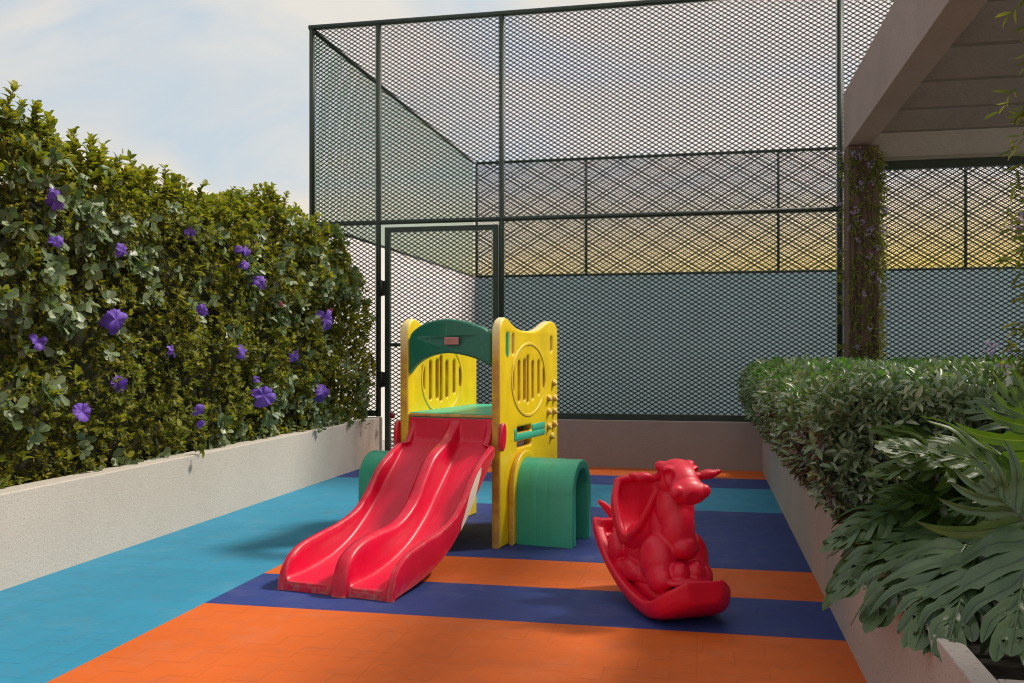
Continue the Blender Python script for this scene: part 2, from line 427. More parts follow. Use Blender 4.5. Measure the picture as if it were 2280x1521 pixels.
# side and back fence on the walls
RZ = Matrix.Rotation(math.pi/2, 4, 'Z')
sf = thing('court_fence', 'green side fence of the court standing on the white wall', 'fence', (-3.96, FY, 2.40))
obj('top_rail', B(tube, (.02, .06, TOP-2.4), (.02, 6.95, TOP-2.4), .024), M_GREEN, sf)
obj('bottom_rail', B(tube, (.02, .06, .026), (.02, 6.95, .026), .018), M_GREEN, sf)
obj('net_panel', net(T(.02, 0, 0)@RZ, .04, 6.95, .02, TOP-2.4, wd=.0085, th=.004), M_WIRE2, sf)
bf = thing('court_fence', 'far fence of the court standing on the blue grey wall', 'fence', (0, 15.95, 2.40))
for u in (1053, 1305, 1733, 2150, 2600):
    d = ray(u, 600); X = d.x/d.y*15.95
    obj('post', B(tube, (max(X, -3.9), 0, 0), (max(X, -3.9), 0, TOP-2.4), .024), M_GREEN, bf)
obj('top_rail', B(tube, (-3.9, 0, TOP-2.4), (8.9, 0, TOP-2.4), .026), M_GREEN, bf)
obj('bottom_rail', B(tube, (-3.9, 0, .026), (8.9, 0, .026), .022), M_GREEN, bf)
obj('net_panel', net(T(0, .01, 0), -3.9, 8.9, .02, TOP-2.4, wd=.0078, th=.005), M_WIRE, bf)

# ------------------------------------------------------------------ pergola
pg = thing('pergola', 'brown rendered pergola with deep parallel beams above the clipped hedge', 'pergola', (1.235, 8.5, 0))
obj('column', B(box, 0, .253, .0, .28, -.04, 2.888, .006), M_COLM, pg)
obj('column', B(box, 0, .253, -4.95, -4.65, -.04, 2.888, .006), M_COLM, pg)
obj('main_beam', B(box, -.003, .19, -8.0, .283, 2.892, 3.41, .006), M_CONC, pg)
ys = [8.1-.735*i for i in range(11)]
for y in ys:
    obj('cross_beam', B(box, .191, 4.2, y-8.5-.03, y-8.5+.03, 2.90, 3.39, .005), M_CONC3, pg)
def endb(bm):
    box(bm, .255, 4.2, .12, .30, 2.80, 3.39, .004); box(bm, .192, .2535, .10, .28, 2.893, 3.39, .003)
obj('end_beam', B(endb), M_CONC2, pg)


obj('added_shade_slab', B(box, -.003, 4.2, -8.0, -4.95, 3.412, 3.50), M_CONC, pg)  # unseen slab, added only to shade the near planter corner and low leaves

# ------------------------------------------------------------------ foliage generator
LEAF_S = np.array([[0, 0, 0], [.38, 0, -.03], [.72, 0, -.03], [1, 0, -.10], [.32, .5, .07], [.70, .44, .05], [.32, -.5, .07], [.70, -.44, .05]])
LEAF_T = np.array([[0, 1, 4], [2, 3, 5], [0, 6, 1], [2, 7, 3]]); LEAF_Q = np.array([[1, 2, 5, 4], [1, 6, 7, 2]])
LEAF_R = np.array([[0, 0, 0], [.40, 0, -.03], [.76, 0, -.02], [1, 0, -.05], [.36, .36, .05], [.80, .48, .04], [.36, -.36, .05], [.80, -.48, .04]])
def unit(v): return v/np.maximum(np.linalg.norm(v, axis=-1, keepdims=True), 1e-9)
def leaves(P, D, Nn, L, W, rnd=False):
    """P bases, D tip directions, Nn up-normals (all (n,3)); L lengths; W width ratio"""
    D = unit(D); Sd = unit(np.cross(Nn, D)); U = np.cross(D, Sd)
    n = len(P); t = LEAF_R if rnd else LEAF_S
    V = P[:, None]+L[:, None, None]*(t[None, :, 0:1]*D[:, None]+(t[None, :, 1:2]*W[:, None, None])*Sd[:, None]+t[None, :, 2:3]*U[:, None])
    base = (np.arange(n)*8)[:, None, None]
    return V.reshape(-1, 3), [(LEAF_T[None]+base).reshape(-1, 3), (LEAF_Q[None]+base).reshape(-1, 4)]
def leaf_mesh(groups, round_mi=()):
    """groups: list of (P,D,N,L,W,matindex)"""
    Vs, T3, Q4, m3, m4 = [], [], [], [], []; off = 0
    for P, D, Nn, L, W, mi in groups:
        v, (a, b) = leaves(P, D, Nn, L, W, mi in round_mi); Vs.append(v); T3.append(a+off); Q4.append(b+off)
        m3.append(np.full(len(a), mi)); m4.append(np.full(len(b), mi)); off += len(v)
    return np_mesh(np.vstack(Vs), [np.vstack(T3), np.vstack(Q4)], matidx=np.concatenate(m3+m4))
def rosettes(C, A, k, L, W, spread, jit=.35):
    """k leaves round each centre C with axis A; returns P,D,N,L,W"""
    n = len(C); A = unit(A); ref = np.where(np.abs(A[:, 2:3]) < .9, np.array([[0, 0, 1.]]), np.array([[1., 0, 0]]))
    a = unit(np.cross(A, ref)); b = np.cross(A, a)
    ph = rng.random(n)*6.28; P, D, NN, LL, WW = [], [], [], [], []
    for i in range(k):
        th = ph+i*2.4+rng.normal(0, jit, n); sp_ = spread+rng.normal(0, .2, n)
        side = np.cos(th)[:, None]*a+np.sin(th)[:, None]*b
        d = unit(A*np.cos(sp_)[:, None]+side*np.sin(sp_)[:, None]+rng.normal(0, .12, (n, 3)))
        P.append(C+A*(i*.12-.3)[..., None]*L if np.ndim(i) else C+A*((i/k-.5)*.9*L)); D.append(d); NN.append(unit(A*1.0+np.array([[0, 0, .5]])-d*.2+rng.normal(0, .25, (n, 3))))
        LL.append(L*(.7+.55*rng.random(n))); WW.append(W*(.8+.4*rng.random(n)))
    return np.vstack(P), np.vstack(D), np.vstack(NN), np.concatenate(LL), np.concatenate(WW)
def vnoise(p, sc, seed=0):
    """cheap smooth 2/3-D value noise from sines"""
    r = np.random.default_rng(seed); o = 0
    for k in range(5):
        w_ = r.normal(0, 1, 3)*sc*(1+.5*k); o = o+np.sin(p@w_+r.random()*6.28)/(1+.4*k)
    return o/2.6

M_HL1 = leafmat('hedge_small_leaf', [(0, (.055, .078, .016, 1)), (.35, (.105, .135, .025, 1)), (.7, (.18, .20, .03, 1)), (1, (.34, .32, .045, 1))], rough=.55, trans=.4, spec=.3, tcol=(1.6, 1.5, .45, 1))
M_HL2 = leafmat('hedge_big_leaf', [(0, (.08, .13, .06, 1)), (.6, (.14, .20, .10, 1)), (1, (.24, .30, .16, 1))], rough=.42, trans=.22, spec=.55, tcol=(1.3, 1.5, .5, 1))
M_HL3 = leafmat('hedge_tip_leaf', [(0, (.12, .16, .024, 1)), (.6, (.20, .23, .035, 1)), (1, (.32, .31, .048, 1))], rough=.5, trans=.45, spec=.35)
M_TWIG = plaster('twig_bark', (.07, .05, .03, 1), var=.3)
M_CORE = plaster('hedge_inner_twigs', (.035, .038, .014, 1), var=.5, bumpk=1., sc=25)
M_PETAL = leafmat('purple_petal', [(0, (.13, .06, .45, 1)), (.5, (.20, .10, .62, 1)), (.85, (.32, .19, .74, 1)), (1, (.48, .34, .72, 1))], rough=.6, trans=.35, tcol=(1.2, 1, 1.3, 1))
M_PINK = leafmat('pink_bud', [(0, (.5, .12, .22, 1)), (1, (.62, .25, .32, 1))], rough=.6, trans=.2, tcol=(1, 1, 1, 1))

# ---- tall flowering hedge on the left
HX0, HX1, HY0, HY1, HZ0, HZ1 = -3.86, -3.24, 2.2, 8.93, .42, 2.28
hedge = thing('hedge', 'tall dense flowering hedge with yellow green leaves and purple blooms above the pale planter wall', 'hedge', (-3.5, 5.5, .4))
HO = np.array([-3.5, 5.5, .4])
def hedge_surface(n):
    """points on the front face, rounded top and rounded far end; returns P, outward normal"""
    s = rng.random(n)*(1.88+.5+.15); y = HY0+(HY1-HY0)*rng.random(n)
    rtop = .26
    P = np.zeros((n, 3)); Nn = np.zeros((n, 3))
    hface = HZ1-HZ0-rtop
    f = s < hface; arc = (~f) & (s < hface+rtop*1.57); tp = ~(f | arc)
    P[f] = np.c_[np.full(f.sum(), HX1), y[f], HZ0+s[f]]; Nn[f] = (1, 0, 0.12)
    th = (s[arc]-hface)/rtop
    P[arc] = np.c_[HX1-rtop+rtop*np.cos(th), y[arc], HZ1-rtop+rtop*np.sin(th)]; Nn[arc] = np.c_[np.cos(th), 0*th, np.sin(th)]
    P[tp] = np.c_[HX1-rtop-(s[tp]-hface-rtop*1.57)*.75, y[tp], np.full(tp.sum(), HZ1)]; Nn[tp] = (0, 0, 1)
    return P, Nn
TOPLINE = np.array([(p.y, p.z) for p in (at_x(u, v, -3.32) for u, v in ((0, 240), (60, 278), (110, 303), (150, 318), (200, 332), (250, 368), (290, 388), (330, 388), (370, 398), (420, 440), (470, 438), (530, 468), (570, 452), (605, 440), (650, 464), (700, 508), (745, 524), (780, 570), (812, 640), (835, 740), (843, 830)))])
def hedge_top(y): return np.interp(y, TOPLINE[:, 0], TOPLINE[:, 1])-.045
def hedge_shape(P, Nn):
    """round off the far end (super-ellipse in y/z) and roughen"""
    e = np.clip((P[:, 1]-(HY1-1.05))/1.05, 0, 1)
    zt = HZ1-HZ0; maxz = hedge_top(P[:, 1])
    k = (maxz-HZ0)/zt; P[:, 2] = HZ0+(P[:, 2]-HZ0)*k
    P[:, 0] -= .05*e**2.2+.07*np.clip(1-(P[:, 2]-HZ0)/.35, 0, 1)
    Nn[:, 1] += e*1.2
    P += unit(Nn)*((.11*vnoise(P, 3.6, 3)+.06*vnoise(P, 9, 4))*np.clip(.35+(P[:, 2]-HZ0)/.5, 0, 1))[:, None]
    return P, unit(Nn)
groups = []
P, Nn = hedge_shape(*hedge_surface(14500))
dep = rng.random(len(P))**1.6*.20
P = P-Nn*dep[:, None]
ax = unit(Nn*.8+np.array([[0, 0, .45]])+rng.normal(0, .55, P.shape))
groups.append((*rosettes(P, ax, 7, .031, .54, 1.0), 0))
P, Nn = hedge_shape(*hedge_surface(3000))
keep = vnoise(P, 2.4, 9)+rng.normal(0, .25, len(P)) > .32-.30*np.clip((5.2-P[:, 1])/2, 0, 1)-.35*np.clip((1.1-P[:, 2])/.7, 0, 1)
P, Nn = P[keep], Nn[keep]
ax = unit(Nn+np.array([[0, 0, -.35]])+rng.normal(0, .35, P.shape))
groups.append((*rosettes(P+Nn*.015, ax, 6, .058, .68, 1.15), 1))
P, Nn = hedge_shape(*hedge_surface(2600)); keep = (Nn[:, 2] > .35) | (rng.random(len(P)) < .15); P, Nn = P[keep], Nn[keep]
ax = unit(np.array([[0, 0, 1.]])+Nn*.4+rng.normal(0, .35, P.shape))
groups.append((*rosettes(P+Nn*.03, ax, 7, .045, .58, .85), 2))
# shoots standing above the top
twb = bmesh.new()
def shoot(p, h, lean):
    q = p+np.array([lean[0], lean[1], 1.])*h
    tube(twb, Vector(p-HO), Vector(q-HO), .004, .002, n=5, cap=False)
    m = max(3, int(h/.034)); Cs = np.array([p+(q-p)*((i+.6)/m) for i in range(m)])
    A = np.tile(np.array([[lean[0], lean[1], 1.]]), (m, 1))+rng.normal(0, .25, (m, 3))
    groups.append((*rosettes(Cs, A, 6, .048, .55, .95), 2 if h > .09 else 0))
for (u, v, hh) in ((28, 200, .20), (8, 225, .16), (165, 325, .12), (205, 292, .18), (228, 300, .15), (372, 356, .16), (350, 372, .12), (385, 375, .1), (445, 420, .13), (480, 425, .1), (590, 440, .08), (640, 455, .08), (300, 375, .07), (545, 445, .08), (120, 300, .08), (80, 270, .12), (50, 225, .14)):
    p = np.array(at_x(u, v, -3.36)); hh *= 1.55
    for j in range(3):
        q = p+np.r_[rng.normal(0, .03, 2), 0]; shoot(q-np.array([0, 0, hh+.04]), hh*(1 if j == 0 else .75), rng.normal(0, .15, 2))
for _ in range(150):
    y = HY0+rng.random()*(HY1-HY0-.9); shoot(np.array([-3.3-.25*rng.random(), y, float(hedge_top(y))-.03]), .06+.15*rng.random()**2, rng.normal(0, .25, 2))
for _ in range(60):
    y = HY1-.9*rng.random(); e = (y-(HY1-1.05))/1.05; z = float(hedge_top(y))
    shoot(np.array([-3.3-.3*e**2.2-.1*rng.random(), y, z*(.55+.45*rng.random())]), .05+.05*rng.random(), np.array([.3, .5])+rng.normal(0, .25, 2))
# sprays hanging over the planter edge
for _ in range(10):
    y = HY0+rng.random()*6.3; p = np.array([-3.165+.02*rng.random(), y, .44+.06*rng.random()])
    C = p[None]+rng.normal(0, .02, (3, 3)); groups.append((*rosettes(C, np.tile([[1., 0, -.6]], (3, 1)), 5, .042, .62, 1.), 1 if rng.random() < .6 else 0))
lm = leaf_mesh([(P-HO, D, Nn, L, W, mi) for P, D, Nn, L, W, mi in groups], (1,))
obj('foliage', lm, [M_HL1, M_HL2, M_HL3], hedge)
# inner twig mass and stems
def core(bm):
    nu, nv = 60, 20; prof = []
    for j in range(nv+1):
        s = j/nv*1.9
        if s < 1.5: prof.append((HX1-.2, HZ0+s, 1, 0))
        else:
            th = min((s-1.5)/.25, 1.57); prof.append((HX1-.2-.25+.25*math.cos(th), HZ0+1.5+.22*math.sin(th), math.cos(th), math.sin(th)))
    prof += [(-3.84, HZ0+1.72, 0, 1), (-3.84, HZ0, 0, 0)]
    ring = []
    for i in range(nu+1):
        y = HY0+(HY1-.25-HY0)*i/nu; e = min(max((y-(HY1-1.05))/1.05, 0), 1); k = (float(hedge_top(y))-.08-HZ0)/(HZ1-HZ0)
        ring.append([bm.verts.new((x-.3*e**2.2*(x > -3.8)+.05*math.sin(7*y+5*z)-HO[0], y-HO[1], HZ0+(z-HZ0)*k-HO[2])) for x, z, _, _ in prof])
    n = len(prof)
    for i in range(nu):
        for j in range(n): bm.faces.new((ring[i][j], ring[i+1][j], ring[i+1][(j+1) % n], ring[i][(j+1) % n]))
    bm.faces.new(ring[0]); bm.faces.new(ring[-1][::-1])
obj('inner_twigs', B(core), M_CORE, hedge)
for _ in range(120):
    y = HY0+rng.random()*6.2; z = .5+1.5*rng.random(); p = Vector((-3.35, y, z)); q = p+Vector((.12, rng.normal(0, .08), .12))
    tube(twb, p-Vector(HO), q-Vector(HO), .005, .002, n=5, cap=False)
tag(obj('twigs', bm_mesh(twb), M_TWIG, hedge), kind='stuff')
# ruffled purple blooms
def bloom(p, size, nrm):
    nrm = unit(np.array(nrm)); a = unit(np.cross(nrm, [0, 0, 1.])); b = np.cross(nrm, a)
    V, Fc = [], []; ph = rng.random()*6.28
    for k in range(5):
        th = ph+k*1.2566+rng.normal(0, .22); d = math.cos(th)*a+math.sin(th)*b; s_ = -math.sin(th)*a+math.cos(th)*b
        L = size*.5*(.75+.5*rng.random()); lift = rng.normal(.15, .4); tw = rng.normal(0, .5); o = len(V); nr, nc = 7, 7; q0 = rng.random()*6
        for i in range(nr):
            u = i/(nr-1); wd = L*.50*(.16+1.25*u**.8-.35*u**5)
            for j in range(nc):
                v = j/(nc-1)*2-1
                rf = L*u*(.13*math.sin(v*4.5+q0)+.07*math.sin(v*9+q0*2))
                edge = 1-.20*v*v*u+.06*math.sin(v*7+q0)*u
                V.append(p+d*(L*u*edge)+s_*(wd*v)+nrm*(lift*L*u-.45*L*u*u*u+rf+tw*wd*v*u+.01))
        for i in range(nr-1):
            for j in range(nc-1): q = o+i*nc+j; Fc.append((q, q+1, q+nc+1, q+nc))
    return np_mesh(np.array(V)-HO, [np.array(Fc)])
FL = [(122, 443, 60), (125, 538, 38), (270, 558, 46), (422, 518, 34), (540, 557, 36), (543, 590, 30), (575, 627, 42), (450, 690, 34), (257, 713, 64), (723, 712, 56),
      (80, 760, 44), (380, 782, 36), (538, 780, 46), (655, 793, 34), (262, 852, 50), (587, 880, 60), (718, 873, 48), (180, 918, 60), (442, 915, 38), (445, 945, 24), (570, 845, 22)]
for (u, v, s) in FL:
    p = at_x(u, v, -3.165); tdep = (p.y*_c-p.x*_s)
    e = min(max((p.y-(HY1-1.05))/1.05, 0), 1); p = at_x(u, v, -3.155-.05*e**2.2)
    obj('flower', bloom(np.array(p), s/F_*tdep*.76, (1, -.55+.5*rng.normal(), .2+.4*rng.normal())), M_PETAL, hedge)
for (u, v) in ((625, 680), (735, 692)):
    p = at_x(u, v, -3.14)-Vector(HO); gB = []
    for k in range(3):
        d = unit(np.array([1, rng.normal(0, .6), .6])); gB.append((np.array(p)[None]+rng.normal(0, .006, (5, 3)), unit(np.tile(d, (5, 1))+rng.normal(0, .5, (5, 3))), np.tile([[0, 0, 1.]], (5, 1))+rng.normal(0, .4, (5, 3)), np.full(5, .03), np.full(5, .6), 0))
    obj('bud', leaf_mesh(gB), M_PINK, hedge)

# ---- clipped hedge on the right
M_RL1 = leafmat('clipped_leaf', [(0, (.085, .14, .065, 1)), (.5, (.15, .21, .11, 1)), (.8, (.23, .29, .19, 1)), (1, (.38, .40, .32, 1))], rough=.40, trans=.2, spec=.8, tcol=(1.3, 1.7, .5, 1))
M_RL2 = leafmat('clipped_new_leaf', [(0, (.06, .14, .035, 1)), (.6, (.09, .19, .05, 1)), (1, (.16, .27, .08, 1))], rough=.35, trans=.35, spec=.6, tcol=(1.2, 1.7, .4, 1))
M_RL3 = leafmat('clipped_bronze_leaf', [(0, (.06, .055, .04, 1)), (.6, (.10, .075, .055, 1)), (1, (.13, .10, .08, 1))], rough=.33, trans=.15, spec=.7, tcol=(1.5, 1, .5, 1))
ch = thing('hedge', 'low clipped hedge of small glossy pointed leaves in the shade-toned planter', 'hedge', (1.2, 6, .4))
CO = np.array([1.2, 6, .4])
CX0, CX1, CY0, CY1, CZ0, CZ1 = .36, 2.6, 3.35, 8.72, .46, .985
def clip_surface(n):
    rt = .16; hf = CZ1-CZ0-rt; wtop = CX1-CX0-rt
    s = rng.random(n)*(hf+rt*1.57+wtop*.85); y = CY0+(CY1-CY0)*rng.random(n)
    P = np.zeros((n, 3)); Nn = np.zeros((n, 3))
    f = s < hf; arc = (~f) & (s < hf+rt*1.57); tp = ~(f | arc)
    P[f] = np.c_[CX0+.20*(1-np.clip(s[f]/hf*1.6, 0, 1))**1.5, y[f], CZ0+s[f]]; Nn[f] = (-1, 0, .1)
    th = (s[arc]-hf)/rt
    P[arc] = np.c_[CX0+rt-rt*np.cos(th), y[arc], CZ1-rt+rt*np.sin(th)]; Nn[arc] = np.c_[-np.cos(th), 0*th, np.sin(th)]
    P[tp] = np.c_[CX0+rt+(s[tp]-hf-rt*1.57)/.85, y[tp], np.full(tp.sum(), CZ1)]; Nn[tp] = (0, 0, 1)
    e = np.clip((P[:, 1]-(CY1-.35))/.35, 0, 1); P[:, 0] += .28*e**2.5; P[:, 2] -= .10*e**3
    P += Nn*(.045*vnoise(P, 4, 21)+.03*vnoise(P, 11, 22))[:, None]
    return P, unit(Nn)
groups = []
P, Nn = clip_surface(15000); P = P-Nn*(rng.random(len(P))**1.5*.13)[:, None]
ax = unit(Nn*.7+np.array([[-.15, 0, .5]])+rng.normal(0, .45, P.shape))
g = rosettes(P, ax, 5, .050, .31, .9); groups.append((*g, 0))
nE = 2600; P = np.c_[CX0+.12+(CX1-CX0-.2)*rng.random(nE), CY0+.10*rng.random(nE), CZ0-.02+(CZ1-CZ0)*rng.random(nE)]; Nn = np.tile([[-.1, -1., .1]], (nE, 1))
P += Nn*(.05*vnoise(P, 5, 23))[:, None]
groups.append((*rosettes(P, unit(Nn+np.array([[0, 0, .4]])+rng.normal(0, .45, P.shape)), 5, .047, .32, .9), 0))
P, Nn = clip_surface(3000); k = (Nn[:, 2] > .5) & (vnoise(P, 2.2, 31)+.5*(P[:, 1]-6)/2.5+rng.normal(0, .4, len(P)) > .15); P, Nn = P[k], Nn[k]
groups.append((*rosettes(P, unit(Nn+rng.normal(0, .4, P.shape)), 5, .047, .42, .9), 1))
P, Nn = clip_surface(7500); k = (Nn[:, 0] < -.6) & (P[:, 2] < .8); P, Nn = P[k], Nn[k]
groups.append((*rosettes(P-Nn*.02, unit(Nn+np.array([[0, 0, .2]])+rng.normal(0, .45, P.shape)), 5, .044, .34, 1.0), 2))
lm = leaf_mesh([(P-CO, D, Nn, L, W, mi) for P, D, Nn, L, W, mi in groups])
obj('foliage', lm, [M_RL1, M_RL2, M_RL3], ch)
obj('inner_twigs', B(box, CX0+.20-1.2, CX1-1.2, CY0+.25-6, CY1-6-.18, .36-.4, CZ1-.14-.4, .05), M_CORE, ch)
twb = bmesh.new()
for _ in range(160):
    y = CY0+.1+rng.random()*5; p = Vector((.66, y, .36)); q = Vector((.5+.1*rng.random(), y+rng.normal(0, .08), .6+.25*rng.random()))
    tube(twb, p-Vector(CO), q-Vector(CO), .005, .003, n=5, cap=False)
tag(obj('twigs', bm_mesh(twb), M_TWIG, ch), kind='stuff')

# ---- split leaf plants in the near corner of the planter
def splitmat(name, c0, c1, vein, trans, tcol, rough=.34):
    m, N, b = newmat(name); co = N.node('ShaderNodeTexCoord').outputs['Object']
    at = N.node('ShaderNodeAttribute', attribute_name='across').outputs['Fac']
    col = N.mix(N.node('ShaderNodeNewGeometry').outputs['Random Per Island'], c0, c1)
    col = N.mix(N.range(N.noise(co, 18, 4), .4, .65, 0, .5), col, scale_c(c0, .75))
    col = N.mix(N.range(at, .10, .02, 0, .75), col, vein)
    col = N.mix(N.range(at, .93, 1., 0, .6), col, (c1[0]*1.9, c1[1]*1.8, c1[2]*1.2, 1))
    N.put(b.inputs['Base Color'], col); b.inputs['Roughness'].default_value = rough; b.inputs['Specular IOR Level'].default_value = .6
    hv = N.math('ADD', N.noise(co, 70, 4, .6), N.math('MULTIPLY', N.range(at, 0, .12, 0, 1), 1.2))
    N.put(b.inputs['Normal'], N.bump(hv, .35, .0018))
    tr = N.node('ShaderNodeBsdfTranslucent'); N.put(tr.inputs[0], N.mix(1., col, tcol, 'MULTIPLY'))
    mx = N.node('ShaderNodeMixShader'); mx.inputs[0].default_value = trans
    N.l.new(b.outputs[0], mx.inputs[1]); N.l.new(tr.outputs[0], mx.inputs[2]); N.l.new(mx.outputs[0], N.n['Material Output'].inputs[0]); return m
M_SP1 = splitmat('split_leaf_dark', (.045, .088, .030, 1), (.080, .135, .045, 1), (.02, .035, .02, 1), .15, (1.6, 1.8, .4, 1), .42)
M_SP2 = splitmat('split_leaf_light', (.05, .10, .018, 1), (.075, .14, .026, 1), (.17, .24, .05, 1), .36, (2.0, 1.9, .35, 1), .40)
M_PET = plastic('petiole_green', (.06, .11, .03, 1), rough=.4)
def split_leaf(base, tip, up, W, n=8, droop=.35, curl=.25):
    """deeply cut leaf; returns verts, quads, across attr. base->tip midrib, 'up' roughly the upper side"""
    base, tip, up = np.array(base), np.array(tip), np.array(up, float)
    X = tip-base; L = np.linalg.norm(X); X = X/L; Yv = unit(np.cross(up, X)); Z = np.cross(X, Yv)
    V, Q, A = [], [], []
    def mid(s): return np.array([L*s, 0.])
    for sgn in (1, -1):
        bs = [.0]+[(i/n)**.92*.90 for i in range(1, n)]+[.92]
        ang = lambda s: R(118-95*s**.75)
        ln = lambda s: W*(.84+.72*math.sin(min(s*1.25+.32, 1)*math.pi)*1.0)*(1-.42*s**3)
        def curve(s0, tt):
            a0 = ang(s0); l = ln(s0); p = mid(s0).copy(); k = 6; st = tt*l/k
            for i in range(k):
                a = a0-.80*(i+.5)/k*tt; p = p+st*np.array([math.cos(a), sgn*math.sin(a)])
            a = a0-.80*tt; return p, np.array([-math.sin(a), sgn*math.cos(a)])
        for i in range(n):
            sa, sb = bs[i], bs[i+1]; sm = (sa+sb)/2; web = .38+.08*math.sin(i*2.1+sgn)
            ts = [0, .12, .24, web, web+.06, .58, .7, .8, .88, .94, .98, 1.0]
            l = ln(sm)*(1+.10*math.sin(i*3.7+sgn*1.3)); w0 = None
            for q, t_ in enumerate(ts):
                c, nn = curve(sm, t_); a_, _ = curve(sa, t_); b_, _ = curve(sb, t_)
                if t_ <= web: lft, rgt = a_, b_; w0 = np.linalg.norm(b_-a_)/2
                else:
                    u = (t_-web)/(1-web)
                    h = w0*(.70-.10*u)*max(1-u**2.3, 0)**.8*(1-.20*math.sin(min(u*3, 1)*math.pi))
                    h = min(h, .34*W)
                    dd = (b_-a_); dd = dd/max(np.linalg.norm(dd), 1e-6); dd = nn*np.sign(nn@dd) if t_ < 1 else nn
                    lft, rgt = c-dd*h, c+dd*h
                for p, ac in ((lft, 1.), ((lft+c)/2, .5), (c, 0.), ((c+rgt)/2, .5), (rgt, 1.)):
                    if t_ <= web and ac == 1.: ac = .8
                    if t_ == 0: ac = 0.
                    r = abs(p[1]); s = p[0]/L
                    z = -droop*L*(s**2)*.55 - curl*W*((r/W)**2.2*1.1+.35*(r/W)**4) + .035*W*(r/W) - (.010 if ac == 0 and t_ > 0 else 0)*(1-t_*.6) + .006*math.sin(9*t_+i)
                    V.append(base+X*p[0]+Yv*p[1]+Z*z); A.append(ac)
            o = len(V)-len(ts)*5
            for q in range(len(ts)-1):
                for j in range(4): k = o+q*5+j; Q.append((k, k+1, k+6, k+5))
        # end lobe half
        o = len(V); ts = np.linspace(0, 1, 8)
        for t_ in ts:
            xx = L*(.90+.22*t_); h = W*.16*math.sqrt(max(1-t_**2.5, 0))*(1-.0*t_)
            for j, ac in ((0, 0.), (.5, .5), (1, 1.)):
                s = xx/L; V.append(base+X*xx+Yv*(sgn*h*j)+Z*(-droop*L*s*s*.55-curl*W*(h*j/W)**2)); A.append(ac)
        for q in range(7):
            for j in range(2): k = o+q*3+j; Q.append((k, k+1, k+4, k+3))
    # raised midrib
    return np.array(V), np.array(Q), np.array(A), [base+X*(L*s)+Z*(-droop*L*s*s*.55+.002) for s in np.linspace(0, 1.02, 9)]
def split_plant(name, label, root, specs, mats):
    t = thing(name, label, 'plant', root); ro = np.array(root)
    Vs, Qs, As, mi, off = [], [], [], [], 0; bm = bmesh.new()
    for (bu, bv, bt, tu, tv, tt, up, W, n, droop, m) in specs:
        cl = .30 if m == 0 else .16
        b_, tp = np.array(at_t(bu, bv, bt)), np.array(at_t(tu, tv, tt))
        V, Q, A, rib = split_leaf(b_, tp, up, W, n, droop, cl)
        Vs.append(V-ro); Qs.append(Q+off); As.append(A); mi.append(np.full(len(Q), m)); off += len(V)
        for i in range(len(rib)-1): tube(bm, Vector(rib[i]-ro), Vector(rib[i+1]-ro), .0042*(1-i/11), .0042*(1-(i+1)/11), n=6, cap=False)
        # petiole from the root to the leaf base
        p0 = ro+np.array([rng.normal(0, .04), rng.normal(0, .04), 0]); pm = (p0+b_)/2+np.array([0, 0, .10]); pts = [p0*(1-s)**2+2*pm*s*(1-s)+b_*s*s for s in np.linspace(0, 1, 9)]
        for i in range(8): tube(bm, Vector(pts[i]-ro), Vector(pts[i+1]-ro), .009-.0005*i, .0085-.0005*i, n=7, cap=False)
    me = np_mesh(np.vstack(Vs), [np.vstack(Qs)], matidx=np.concatenate(mi))
    a = me.attributes.new('across', 'FLOAT', 'POINT'); a.data.foreach_set('value', np.concatenate(As).astype(np.float32))
    obj('foliage', me, mats, t); obj('stem', bm_mesh(bm, True), M_PET, t)
U = (0, 0, 1); C_ = (-.35, -.75, .6); CL = (-.6, -.5, .65)
low = [
 (2300, 1190, 2.30, 2250, 1405, 2.06, (-.5, -.85, .35), .20, 5, .15, 0),
 (2150, 1215, 2.52, 2045, 1375, 2.25, (-.45, -.8, .42), .19, 6, .25, 0),
 (2085, 1160, 2.95, 1890, 1225, 2.70, (-.2, -.5, .85), .17, 6, .50, 0),
 (2090, 1110, 3.10, 1870, 1140, 2.88, (-.1, -.35, .95), .17, 6, .40, 0),
 (2110, 1185, 2.80, 1945, 1290, 2.52, (-.45, -.65, .6), .17, 5, .45, 0),
 (2310, 1185, 2.35, 2200, 1085, 2.38, (-.5, -.8, .3), .18, 5, .25, 0),
 (2240, 1200, 2.60, 2150, 1330, 2.45, (-.45, -.85, .3), .16, 5, .2, 0),
 (2150, 1115, 2.95, 1990, 1080, 2.95, (-.1, -.4, .9), .17, 6, .3, 1),
 (2050, 1125, 3.05, 1850, 1215, 2.80, (-.3, -.4, .85), .14, 6, .6, 1),
 (2175, 1240, 2.40, 2100, 1405, 2.14, (-.5, -.8, .35), .14, 5, .25, 0),
 (2340, 1240, 2.3, 2420, 1390, 2.15, (.1, -.8, .5), .18, 5, .2, 0)]
split_plant('split_leaf_plant', 'dark split leaf plant drooping over the near edge of the planter', (.98, 2.62, .335), low, [M_SP1, M_SP2])
high = [
 (2270, 1065, 2.75, 2115, 985, 2.60, (-.35, -.72, .6), .18, 6, .2, 1),
 (2195, 1055, 2.95, 2010, 965, 2.80, (-.2, -.62, .75), .17, 6, .3, 1),
 (2210, 1010, 3.15, 1985, 930, 3.05, (0, -.5, .85), .16, 6, .25, 1),
 (2195, 1040, 3.05, 1975, 1010, 2.90, (-.1, -.5, .85), .15, 6, .3, 1),
 (2345, 1015, 2.75, 2265, 885, 2.75, (-.5, -.75, .4), .17, 5, .25, 1),
 (2330, 955, 2.95, 2190, 895, 3.00, (-.2, -.6, .75), .15, 5, .3, 0),
 (2290, 1100, 2.7, 2205, 1060, 2.6, (-.3, -.6, .75), .14, 5, .3, 1),
 (2260, 1120, 2.8, 2170, 1110, 2.7, (-.2, -.5, .85), .15, 5, .4, 0)]
